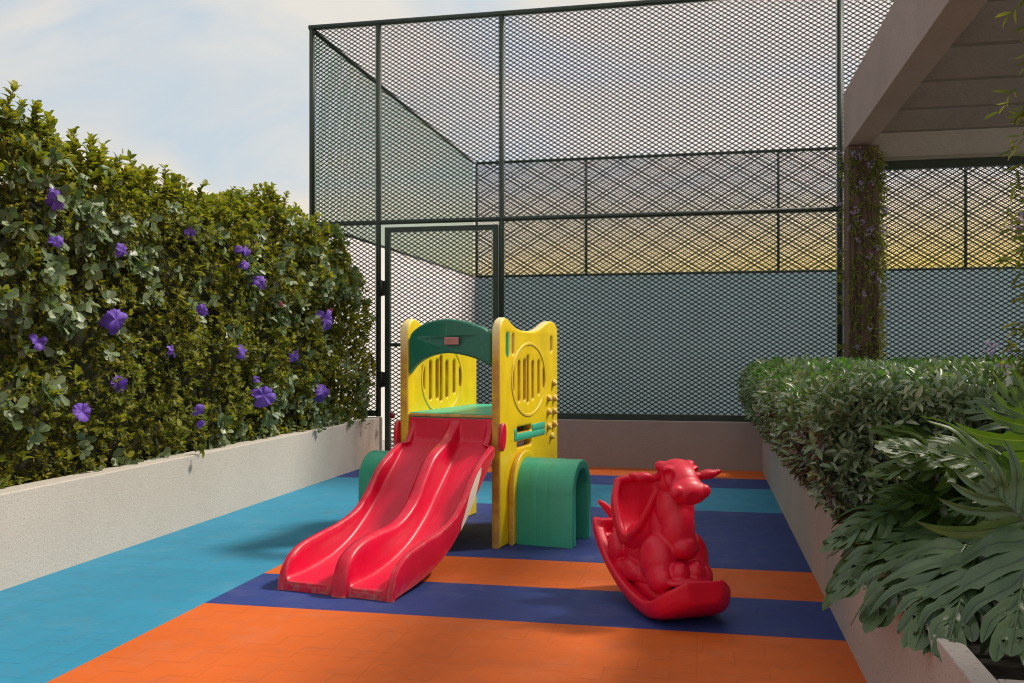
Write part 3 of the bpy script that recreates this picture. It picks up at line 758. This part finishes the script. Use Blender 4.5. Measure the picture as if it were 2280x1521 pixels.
split_plant('split_leaf_plant', 'bright green split leaf plant rising behind the drooping dark one', (1.22, 3.02, .335), high, [M_SP1, M_SP2])

# ---- flowering creepers on the pergola columns
M_VL = leafmat('creeper_leaf', [(0, (.08, .11, .024, 1)), (.6, (.16, .20, .04, 1)), (1, (.30, .32, .06, 1))], rough=.5, trans=.4)
M_VF = leafmat('lilac_flower', [(0, (.22, .17, .34, 1)), (.6, (.34, .28, .46, 1)), (1, (.48, .42, .55, 1))], rough=.6, trans=.3, tcol=(1.1, 1, 1.2, 1))
def creeper(label, cx0, cx1, cy0, cy1, z0, z1, n, nf, faces, out=.05, big=1.):
    t = thing('climbing_vine', label, 'climbing plant', ((cx0+cx1)/2, cy0, z0)); o = np.array([(cx0+cx1)/2, cy0, z0])
    def pts(n):
        f = rng.choice(len(faces), n, p=faces); z = z0+(z1-z0)*rng.random(n); a = rng.random(n)
        P = np.zeros((n, 3)); Nn = np.zeros((n, 3))
        for k in range(n):
            if f[k] == 0: P[k] = (cx0+(cx1-cx0)*a[k], cy0, z[k]); Nn[k] = (0, -1, 0)
            elif f[k] == 1: P[k] = (cx0, cy0+(cy1-cy0)*a[k], z[k]); Nn[k] = (-1, 0, 0)
            else: P[k] = (cx1, cy0+(cy1-cy0)*a[k], z[k]); Nn[k] = (1, 0, 0)
        return P, Nn
    P, Nn = pts(n); keep = vnoise(P, 5, 41)+rng.normal(0, .3, n) > -.35; P, Nn = P[keep], Nn[keep]
    P = P+Nn*(out*(.15+.85*rng.random(len(P))**1.3))[:, None]
    A = unit(Nn*.7+np.array([[0, 0, -.7]])+rng.normal(0, .5, P.shape))
    gr = [(*rosettes(P, A, 4, .05*big, .17, .7), 0)]
    P, Nn = pts(nf); keep = vnoise(P, 4, 44)+rng.normal(0, .3, nf) > -.1; P, Nn = P[keep], Nn[keep]; P = P+Nn*(out*(.8+.6*rng.random(len(P))))[:, None]
    C = np.repeat(P, 9, 0)+rng.normal(0, .015*big, (len(P)*9, 3)); A = unit(np.repeat(Nn, 9, 0)+rng.normal(0, .5, C.shape))
    fl = [(*rosettes(C, A, 4, .011*big, .75, 1.1), 0)]
    obj('foliage', leaf_mesh([(p-o, d, nn, l, w_, m) for p, d, nn, l, w_, m in gr]), M_VL, t)
    obj('blossom', leaf_mesh([(p-o, d, nn, l, w_, m) for p, d, nn, l, w_, m in fl]), M_VF, t)
    bm = bmesh.new()
    for k in range(7):
        x = cx0+(cx1-cx0)*(k+.5)/7; z = z0; p = Vector((x, cy0-.008, z))
        while z < z1-.1:
            z += .12; q = Vector((min(max(p.x+rng.normal(0, .02), cx0+.01), cx1-.01), cy0-.008, z)); tube(bm, p-Vector(o), q-Vector(o), .004, n=5, cap=False); p = q
    obj('stem', bm_mesh(bm), M_TWIG, t)
creeper('flowering creeper climbing the dark brown column in front of the court fence', 1.235, 1.488, 8.5, 8.78, .5, 2.86, 900, 110, [.42, .08, .50], .05)
creeper('flowering creeper trailing on the near pergola column at the edge of view', 1.235, 1.488, 3.55, 3.85, .5, 2.85, 260, 60, [.25, .6, .15], .12, 1.2)

# ------------------------------------------------------------------ slide play set
ps = thing('slide_playset', 'plastic play tower with yellow sides, double red slide and teal tunnels', 'playset', (-1.42202, 5.14578, 0), R(-10.2))
panel_out = [(0, 0), (0, .6), (0, 1.21), (.012, 1.25), (.04, 1.282), (.082, 1.297), (.13, 1.288), (.19, 1.262), (.26, 1.240), (.34, 1.229), (.43, 1.226), (.52, 1.227), (.60, 1.236), (.68, 1.254), (.75, 1.277), (.81, 1.294), (.86, 1.299), (.92, 1.294), (.965, 1.277), (.985, 1.25), (.99, 1.2), (.99, .5), (.99, 0), (.5, 0)]
SL = [(.20, .942, .15), (.295, .927, .24), (.385, .933, .245), (.44, .935, .285), (.525, .928, .235), (.63, .942, .215), (.725, .94, .12)]
holes = [slot(y, z, .034, h) for y, z, h in SL] + [slot(.115, 1.145, .045, .13), slot(.20, 1.145, .034, .12), slot(.865, 1.15, .045, .10), slot(.38, .642, .24, .034), slot(.38, .557, .24, .034)]
def ellipse_ring(bm, x, r=.006):
    n = 64; k = 8; rg = []
    for i in range(n):
        a = 2*math.pi*i/n; cy, cz = .46+.285*math.cos(a), .935+.215*math.sin(a); rad = Vector((0, math.cos(a), math.sin(a)))
        rg.append([bm.verts.new(Vector((x, cy, cz))+rad*(r*1.6*math.cos(b))+Vector((r*math.sin(b), 0, 0))) for b in [2*math.pi*j/k for j in range(k)]])
    for i in range(n):
        for j in range(k): bm.faces.new((rg[i][j], rg[(i+1) % n][j], rg[(i+1) % n][(j+1) % k], rg[i][(j+1) % k])).smooth = True
pm = plate([panel_out]+holes, .055, .014, YZ, res=4)
for sg in (1, -1):
    p = pm.copy(); p.transform(T(sg*.29, 0, 0)); bm = bmesh.new(); bm.from_mesh(p)
    ellipse_ring(bm, sg*.29+.0275); ellipse_ring(bm, sg*.29-.0275)
    # raised border bead along both faces
    bmesh.ops.recalc_face_normals(bm, faces=bm.faces); bm.to_mesh(p); bm.free()
    pan = obj('side_panel', smooth_by_angle(p, 35), M_YEL, ps)
    def hb(bm, s=sg):
        x0, x1 = (s*.29-.034, s*.29+.034)
        box(bm, x0, x1, .21, .74, .579, .622, .012); box(bm, x0, x1, .505, .74, .618, .664, .012); box(bm, x0, x1, .21, .255, .60, .655, .012)
    obj('grip_bar', smooth_by_angle(B(hb)), M_TEAL, pan)
    def hv(bm, s=sg):
        tube(bm, (s*.29+s*.022, .115, 1.075), (s*.29+s*.022, .115, 1.215), .011); tube(bm, (s*.29, .115, 1.205), (s*.29+s*.024, .115, 1.205), .010); tube(bm, (s*.29, .115, 1.085), (s*.29+s*.024, .115, 1.085), .010)
    obj('handle', smooth_by_angle(B(hv)), M_TEAL, pan)
    for y, z in ((.90, .905), (.805, .81), (.915, .805), (.805, .725), (.915, .722), (.805, .63), (.915, .64), (.86, .565)):
        bm = bmesh.new()
        bmesh.ops.create_uvsphere(bm, u_segments=14, v_segments=9, radius=.026, matrix=T(sg*.3175, y, z)@Matrix.Rotation(.4*random.random(), 4, 'X')@Matrix.Diagonal((.8, 1.25, .8, 1)))
        bmesh.ops.create_uvsphere(bm, u_segments=10, v_segments=7, radius=.014, matrix=T(sg*.333, y-.012, z-.010))
        obj('climbing_hold', bm_mesh(bm, True), M_YEL, pan)
    # tunnel
    def arch(hw, zs, th, top=None):
        o_ = [(.33+hw, 0), (.33+hw, zs)]+[(.33+hw*math.cos(math.pi*i/20), zs+hw*math.sin(math.pi*i/20)) for i in range(1, 20)]+[(.33-hw, zs), (.33-hw, 0)]
        k = hw-th; i_ = [(.33-k, 0), (.33-k, zs)]+[(.33-k*math.cos(math.pi*i/20), zs+k*math.sin(math.pi*i/20)) for i in range(1, 20)]+[(.33+k, zs), (.33+k, 0)]
        return o_+i_
    x0, x1 = .3185, .695
    tm = plate([arch(.172, .308, .055)], x1-x0, .012, T(sg*(x0+x1)/2, 0, 0)@YZ, res=4)
    rb = plate([arch(.1728, .308, .02)], .05, .005, T(sg*(x0+.13), 0, 0)@YZ, res=2)
    rb2 = plate([arch(.1728, .308, .02)], .05, .005, T(sg*(x0+.24), 0, 0)@YZ, res=2)
    obj('tunnel', smooth_by_angle(join(tm, rb, rb2), 50), M_TUN, ps)
    fl = plate([arch(.215, .308, .05)], .035, .012, T(sg*.3365, 0, 0)@YZ, res=4)
    obj('tunnel_collar', smooth_by_angle(fl, 35), M_YEL, ps)
top = catmull([(-.262, 1.165), (-.235, 1.215), (-.14, 1.265), (-.01, 1.288), (.12, 1.272), (.22, 1.235), (.262, 1.20)], 30)
bot = catmull([(.262, 1.015), (.20, 1.052), (.10, 1.083), (-.01, 1.093), (-.12, 1.070), (-.20, 1.030), (-.262, .975)], 30)
am = plate([[tuple(p) for p in top]+[tuple(p) for p in bot]], .06, .014, T(0, .035, 0)@XZ, res=4)
bm = bmesh.new(); bm.from_mesh(am); bmesh.ops.subdivide_edges(bm, edges=[e for e in bm.edges if e.calc_length() > .12], cuts=6)
for v in bm.verts: v.co.y -= .055*(1-(v.co.x/.27)**2)
bm.to_mesh(am); bm.free()
ar = obj('arch_panel', smooth_by_angle(am, 40), M_DGRN, ps)
def pq(bm):
    box(bm, .0, .088, -.062, -.050, 1.142, 1.184, .004)
    for k, (a, b) in enumerate(((.008, .06), (.008, .07), (.008, .05))): box(bm, a, b, -.0645, -.061, 1.172-k*.010, 1.1755-k*.010)
obj('plaque', B(pq), M_PLAQ, ar)
def plat(bm): box(bm, -.2615, .2615, .025, .965, .715, .750, .004)
obj('platform', B(plat), M_TEAL, ps)
obj('platform_edge', B(box, -.2612, .2612, .010, .0245, .728, .744, .003), M_YEL, ps)
obj('rear_brace', B(box, -.2612, .2612, .88, .93, .56, .715, .008), M_YEL, ps)

# double slide: loft of cross sections
lane = [(.008, .722), (.004, .66), (-.004, .605), (-.035, .572), (-.175, .464), (-.327, .346), (-.447, .248), (-.62, .148), (-.80, .088), (-.978, .058), (-1.10, .050), (-1.19, .046), (-1.203, .030), (-1.203, 0)]
ridg = [(.009, .724), (.005, .695), (-.010, .640), (-.06, .580), (-.19, .523), (-.305, .462), (-.41, .362), (-.53, .276), (-.70, .230), (-.90, .206), (-1.05, .182), (-1.14, .138), (-1.190, .075), (-1.208, 0)]
midr = [(.009, .724), (.003, .704), (-.03, .668), (-.10, .622), (-.21, .583), (-.32, .532), (-.425, .435), (-.53, .325), (-.69, .250), (-.88, .236), (-1.04, .222), (-1.15, .180), (-1.207, .105), (-1.228, 0)]
undr = [(.009, .56), (.009, .555), (.005, .55), (-.04, .535), (-.17, .440), (-.327, .326), (-.447, .228), (-.62, .125), (-.80, .062), (-.978, .030), (-1.10, .018), (-1.17, .010), (-1.185, .004), (-1.185, 0)]
ns = 90
LA, RI, MI, UN = (catmull(c, ns) for c in (lane, ridg, midr, undr))
for c in (LA, RI, MI, UN): c[:, 1] = np.maximum(c[:, 1], .001)
# cross-section: (x, kind, h): kind 0 lane/outer ridge blend, 1 lane/mid ridge blend, 2 under
xs = [(-.262, 2, 0)]
xs += [(-.285, 0, -.05), (-.297, 0, .0), (-.300, 0, .5), (-.300, 0, .88), (-.298, 0, .97), (-.292, 0, 1.), (-.280, 0, 1.), (-.272, 0, .985), (-.266, 0, .93), (-.262, 0, .6), (-.258, 0, .25), (-.252, 0, .07), (-.240, 0, .01), (-.215, 0, 0), (-.17, 0, 0), (-.11, 0, 0), (-.05, 0, 0), (-.022, 1, .01), (-.010, 1, .07)]
xs += [(-.004, 1, .3), (0, 1, .65), (.004, 1, .90), (.012, 1, .975), (.024, 1, 1.), (.052, 1, 1.), (.064, 1, .975), (.072, 1, .90), (.076, 1, .65), (.080, 1, .3), (.086, 1, .07), (.098, 1, .01)]
xs += [(.12, 0, 0), (.16, 0, 0), (.20, 0, 0), (.232, 0, 0), (.250, 0, .01), (.262, 0, .07), (.268, 0, .25), (.272, 0, .6), (.276, 0, .93), (.282, 0, .985), (.290, 0, 1.), (.302, 0, 1.), (.308, 0, .97), (.310, 0, .88), (.310, 0, .5), (.307, 0, .0), (.295, 0, -.05), (.272, 2, 0)]
def slide(bm):
    rings = []
    for i in range(ns):
        wx = 1 if LA[i][0] < -.03 else .26/.305
        rr = []
        for x, k, h in xs:
            if k == 2: y, z = UN[i]
            else:
                t_ = RI[i] if k == 0 else MI[i]
                y, z = LA[i]+(t_-LA[i])*max(h, 0) if h >= 0 else LA[i]+(UN[i]-LA[i])*(-h*20)
                if k == 0 and abs(x) > .283 and h < .9:      # outer flank hangs from ridge to underside
                    f = max(h, 0); y, z = UN[i]+(t_-UN[i])*f
            rr.append(bm.verts.new((x*wx, y, z)))
        rings.append(rr)
    m = len(xs)
    for i in range(ns-1):
        for j in range(m): bm.faces.new((rings[i][j], rings[i][(j+1) % m], rings[i+1][(j+1) % m], rings[i+1][j])).smooth = True
    bm.faces.new(rings[0]); bm.faces.new(rings[-1][::-1])
sm = B(slide)
_at = sm.attributes.new('wear', 'FLOAT', 'POINT')
_w = []
for i in range(ns):
    for x, k, h in xs:
        e_ = .8 if (.95 < h < .999 and k == 0) else (.12 if h >= .93 else 0.)
        if LA[i][0] < -1.195 and 0 <= h < .1 and k != 2: e_ = .8
        _w.append(e_)
_at.data.foreach_set('value', np.array(_w, np.float32))
tabs = [plate([[(-.012, .60), (-.012, .57), (.0, .548), (.02, .545), (.04, .56), (.056, .60), (.062, .65), (.055, .69), (.035, .705), (.01, .70), (-.005, .67)]], .026, .010, T(s*.330, -.022, 0)@YZ, res=3) for s in (1, -1)]
sl_o = obj('slide', smooth_by_angle(join(sm, *tabs), 50), M_RED, ps)
# white sticker on the right flank
def stick(bm):
    i0, i1 = None, None; row = []
    for i in range(ns):
        if -.46 < RI[i][0] < -.25:
            t_ = (RI[i][0]+.46)/.21; lo = UN[i]+(RI[i]-UN[i])*.06; hi = UN[i]+(RI[i]-UN[i])*.93
            if t_ < .3: hi = lo+(hi-lo)*(.25+t_/.3*.75)
            if t_ > .7: lo = hi+(lo-hi)*(.25+(1-t_)/.3*.75)
            row.append((bm.verts.new((.3135, *lo)), bm.verts.new((.3135, *hi))))
    for a, b in zip(row, row[1:]): bm.faces.new((a[0], b[0], b[1], a[1]))
    r = bmesh.ops.extrude_face_region(bm, geom=list(bm.faces)); bmesh.ops.translate(bm, vec=(-.0015, 0, 0), verts=[v for v in r['geom'] if isinstance(v, bmesh.types.BMVert)])
obj('sticker', B(stick), M_STICK, sl_o)

# ------------------------------------------------------------------ rocking cow
rc = thing('rocking_toy', 'red plastic rocking cow with a moulded seat standing on the striped floor', 'rocking toy', (-.095, 3.935, 0), R(28))
rc.scale = (1, .87, 1)
def remesh(parts, voxel, sm=6, name='x'):
    bm = bmesh.new()
    for (x, y, z, a, b, c, *rot) in parts:
        M = T(x, y, z)
        if rot: M = M@Matrix.Rotation(R(rot[0]), 4, 'X')@Matrix.Rotation(R(rot[1]), 4, 'Y')@Matrix.Rotation(R(rot[2]), 4, 'Z')
        bmesh.ops.create_icosphere(bm, subdivisions=3, radius=1, matrix=M@Matrix.Diagonal((a, b, c, 1)))
    me = bpy.data.meshes.new('r'); bm.to_mesh(me); bm.free()
    return remesh_me(me, voxel, sm)
def remesh_me(me, voxel, sm):
    o = bpy.data.objects.new('tmp', me); COL.objects.link(o)
    m = o.modifiers.new('r', 'REMESH'); m.mode = 'VOXEL'; m.voxel_size = voxel
    if sm: s = o.modifiers.new('s', 'SMOOTH'); s.factor = .5; s.iterations = sm
    dg = bpy.context.evaluated_depsgraph_get(); r = bpy.data.meshes.new_from_object(o.evaluated_get(dg)); bpy.data.objects.remove(o)
    r.polygons.foreach_set('use_smooth', [True]*len(r.polygons)); return r
# rocker pan: curved hull, thick rim all round, stepped deck
def rocker_bottom(y): return (1.65 if y < 0 else .52)*y*y+.003
def hull(bm):
    n = 64; rings = []
    for i in range(n):
        s = (i/(n-1))**1.8; y = -.255+.905*s; zb = rocker_bottom(y)
        e = max((-.03-y)/.225, 0); b_ = max((y-.45)/.2, 0)
        hw = .172*(math.sqrt(max(1-.82*e**2.6, 0))-.05*b_**2.2); rim = .080+.016*e+.03*b_; rc_ = max(1-e/.7, 0)
        sec = [(-hw*.66, zb), (-hw*.90, zb+.012), (-hw, zb+.035), (-hw*1.03, zb+rim-.02), (-hw*1.02, zb+rim-.004), (-hw*.97, zb+rim), (-hw*.80, zb+rim-.004), (-hw*.75, zb+rim-.004-.010*rc_), (-hw*.73, zb+rim-.004-.026*rc_), (-hw*.6, zb+rim-.004-.030*rc_)]
        sec = sec+[(-x, z) for x, z in sec[::-1]]
        rings.append([bm.verts.new((x, y, z)) for x, z in sec])
    m = len(rings[0])
    for i in range(n-1):
        for j in range(m): bm.faces.new((rings[i][j], rings[i][(j+1) % m], rings[i+1][(j+1) % m], rings[i+1][j]))
    bm.faces.new(rings[0]); bm.faces.new(rings[-1][::-1])
    for y0, y1, hw_, k in ((.60, .645, .15, .105),):
        zb = rocker_bottom(y0 if y0 < 0 else y1); box(bm, -hw_, hw_, y0, y1, rocker_bottom((y0+y1)/2)+.01, zb+k, .012)
    rr = []          # raised inner step the animal rests on
    for i in range(28):
        y = -.195+.78*i/27; zb = rocker_bottom(y); h_ = .078+.012*max(-y/.2, 0); k = 1-.42*max((-.03-y)/.165, 0)**2.2-.15*max((y-.4)/.18, 0)
        rr.append([bm.verts.new(v) for v in ((-.112*k, y, zb+.02), (-.115*k, y, zb+h_+.012), (-.102*k, y, zb+h_+.034), (.102*k, y, zb+h_+.034), (.115*k, y, zb+h_+.012), (.112*k, y, zb+.02))])
    for i in range(27):
        for j in range(6): bm.faces.new((rr[i][j], rr[i][(j+1) % 6], rr[i+1][(j+1) % 6], rr[i+1][j]))
    bm.faces.new(rr[0]); bm.faces.new(rr[-1][::-1])
hm = remesh_me(B(hull), .0045, 14)
obj('rocker_base', hm, M_REDC, rc)
bp = [  # x, y, z, rx, ry, rz (+ rotations): trunk, folded legs, neck, dewlap, head
 (0, .34, .22, .118, .27, .12), (0, .46, .21, .12, .13, .12), (0, .13, .22, .122, .15, .13), (0, .27, .13, .125, .30, .06),
 (-.070, .06, .230, .078, .11, .115), (.070, .06, .230, .078, .11, .115), (-.088, .00, .165, .056, .085, .065), (.088, .00, .165, .056, .085, .065),
 (-.026, -.062, .196, .040, .046, .046), (.044, -.062, .196, .040, .046, .046), (0, -.085, .160, .09, .05, .022),
 (-.112, .27, .150, .040, .09, .05), (.112, .27, .150, .040, .09, .05), (-.125, .42, .225, .042, .065, .07), (.125, .42, .225, .042, .065, .07), (-.125, .35, .15, .028, .08, .03), (.125, .35, .15, .028, .08, .03),
 (0, .10, .37, .092, .10, .15, -14, 0, 0), (0, .05, .45, .084, .085, .13, -10, 0, 0), (0, .015, .36, .072, .074, .13), (.012, -.022, .292, .058, .056, .052), (0, .06, .30, .09, .09, .10),
 (0, .06, .560, .084, .092, .080), (0, .03, .607, .074, .070, .048), (0, -.03, .578, .074, .090, .056, 30, 0, 0), (0, -.085, .534, .080, .060, .054, 22, 0, 0), (0, -.108, .524, .076, .040, .046, 10, 0, 0),
 (.060, -.112, .534, .030, .028, .030), (-.060, -.112, .534, .030, .028, .030), (.066, .05, .625, .026, .03, .022), (-.066, .05, .625, .026, .03, .022),
 (-.056, -.010, .616, .026, .034, .016), (.056, -.010, .616, .026, .034, .016)]
cutters = [(-.048, .052, .585, .016, .016, .015), (.058, .048, .585, .014, .016, .015)]
bmh = remesh(bp, .005, 12)
def dent(me, c, r, depth, d):
    c, d = np.array(c), np.array(d)
    for v in me.vertices:
        q = np.linalg.norm(np.array(v.co)-c)
        if q < r: v.co += Vector(d*depth*(1-(q/r)**2)**1.5)
for sg in (1, -1):
    dent(bmh, (sg*.068, -.045, .588), .036, .022, (-sg*.8, .6, 0)); dent(bmh, (sg*.068, -.050, .588), .012, .007, (sg*.8, -.6, 0))
dent(bmh, (0, -.14, .504), .035, .006, (0, 1, .2))
obj('body', bmh, M_REDC, rc)
for sg in (-1, 1):
    e = [(sg*.100, .045, .576, .040, .024, .018, 0, sg*8, 0), (sg*.148, .040, .582, .046, .026, .022, 0, sg*-4, 0), (sg*.185, .042, .588, .030, .018, .014, 0, sg*-14, 0)]
    obj('ear_handle', remesh(e, .0045, 4), M_REDC, rc)
# bucket seat: rim sweeping from the backrest down along both sides up to the neck
def seat2(bm):
    """shell: vertical back rest, seat pan and side wings as a swept U"""
    path = catmull([(.12, .29), (.19, .27), (.26, .258), (.37, .262), (.44, .32), (.475, .41), (.50, .505)], 30)       # pan then back rest (y,z)
    wing = catmull([(.085, .50), (.125, .41), (.18, .335), (.26, .298), (.345, .320), (.42, .415), (.488, .512)], 30)
    rings = []
    for i in range(30):
        s = i/29; hw = .055+.066*min(s/.35, 1)**.8-.035*max(0, (s-.8)/.2)**2
        p, q = path[i], wing[i]; sec = []
        for k, x in ((0, 0), (0, .45), (.06, .72), (.3, .88), (.75, .95), (.97, .98), (1.03, 1.05), (1.03, 1.14), (.97, 1.21), (.75, 1.24), (.3, 1.2)):
            c = p+(q-p)*k; sec.append((x*hw, c[0], c[1]))
        nrm = .03
        dn = [(.8*hw, p[0]+.02*s, p[1]-.03), (0, p[0]+.035*s, p[1]-.035)]
        half = sec+dn
        full = half+[(-x, y, z) for x, y, z in half[-2:0:-1]]
        rings.append([bm.verts.new(v) for v in full])
    m = len(rings[0])
    for i in range(29):
        for j in range(m): bm.faces.new((rings[i][j], rings[i][(j+1) % m], rings[i+1][(j+1) % m], rings[i+1][j]))
    bm.faces.new(rings[0]); bm.faces.new(rings[-1][::-1])
sb = bmesh.new(); sb.from_mesh(B(seat2))
wp = catmull([(.06, .565), (.085, .50), (.125, .41), (.18, .335), (.26, .298), (.345, .320), (.42, .415), (.488, .512)], 70)
for i, (y, z) in enumerate(wp):
    s_ = min(max((i/69-.09)/.91, 0), 1); hw = (.055+.066*min(s_/.40, 1)**.9-.035*max(0, (s_-.8)/.2)**2)*1.12
    for sg in (1, -1): bmesh.ops.create_icosphere(sb, subdivisions=2, radius=.0175, matrix=T(sg*hw, y, z))
for i in range(24):
    x = -.10+.20*i/23; bmesh.ops.create_icosphere(sb, subdivisions=2, radius=.0175, matrix=T(x, .49, .512+.012*(1-(x/.10)**2)))
obj('seat', remesh_me(bm_mesh(sb), .005, 5), M_REDC, rc)
tl = [(x, y, z, r, r, r) for (x, y, z), r in zip(catmull([(0, .52, .25), (-.02, .60, .285), (-.06, .645, .33), (-.10, .66, .375), (-.125, .665, .395)], 34), np.linspace(.034, .011, 34))]
obj('tail', remesh(tl, .005, 4), M_REDC, rc)
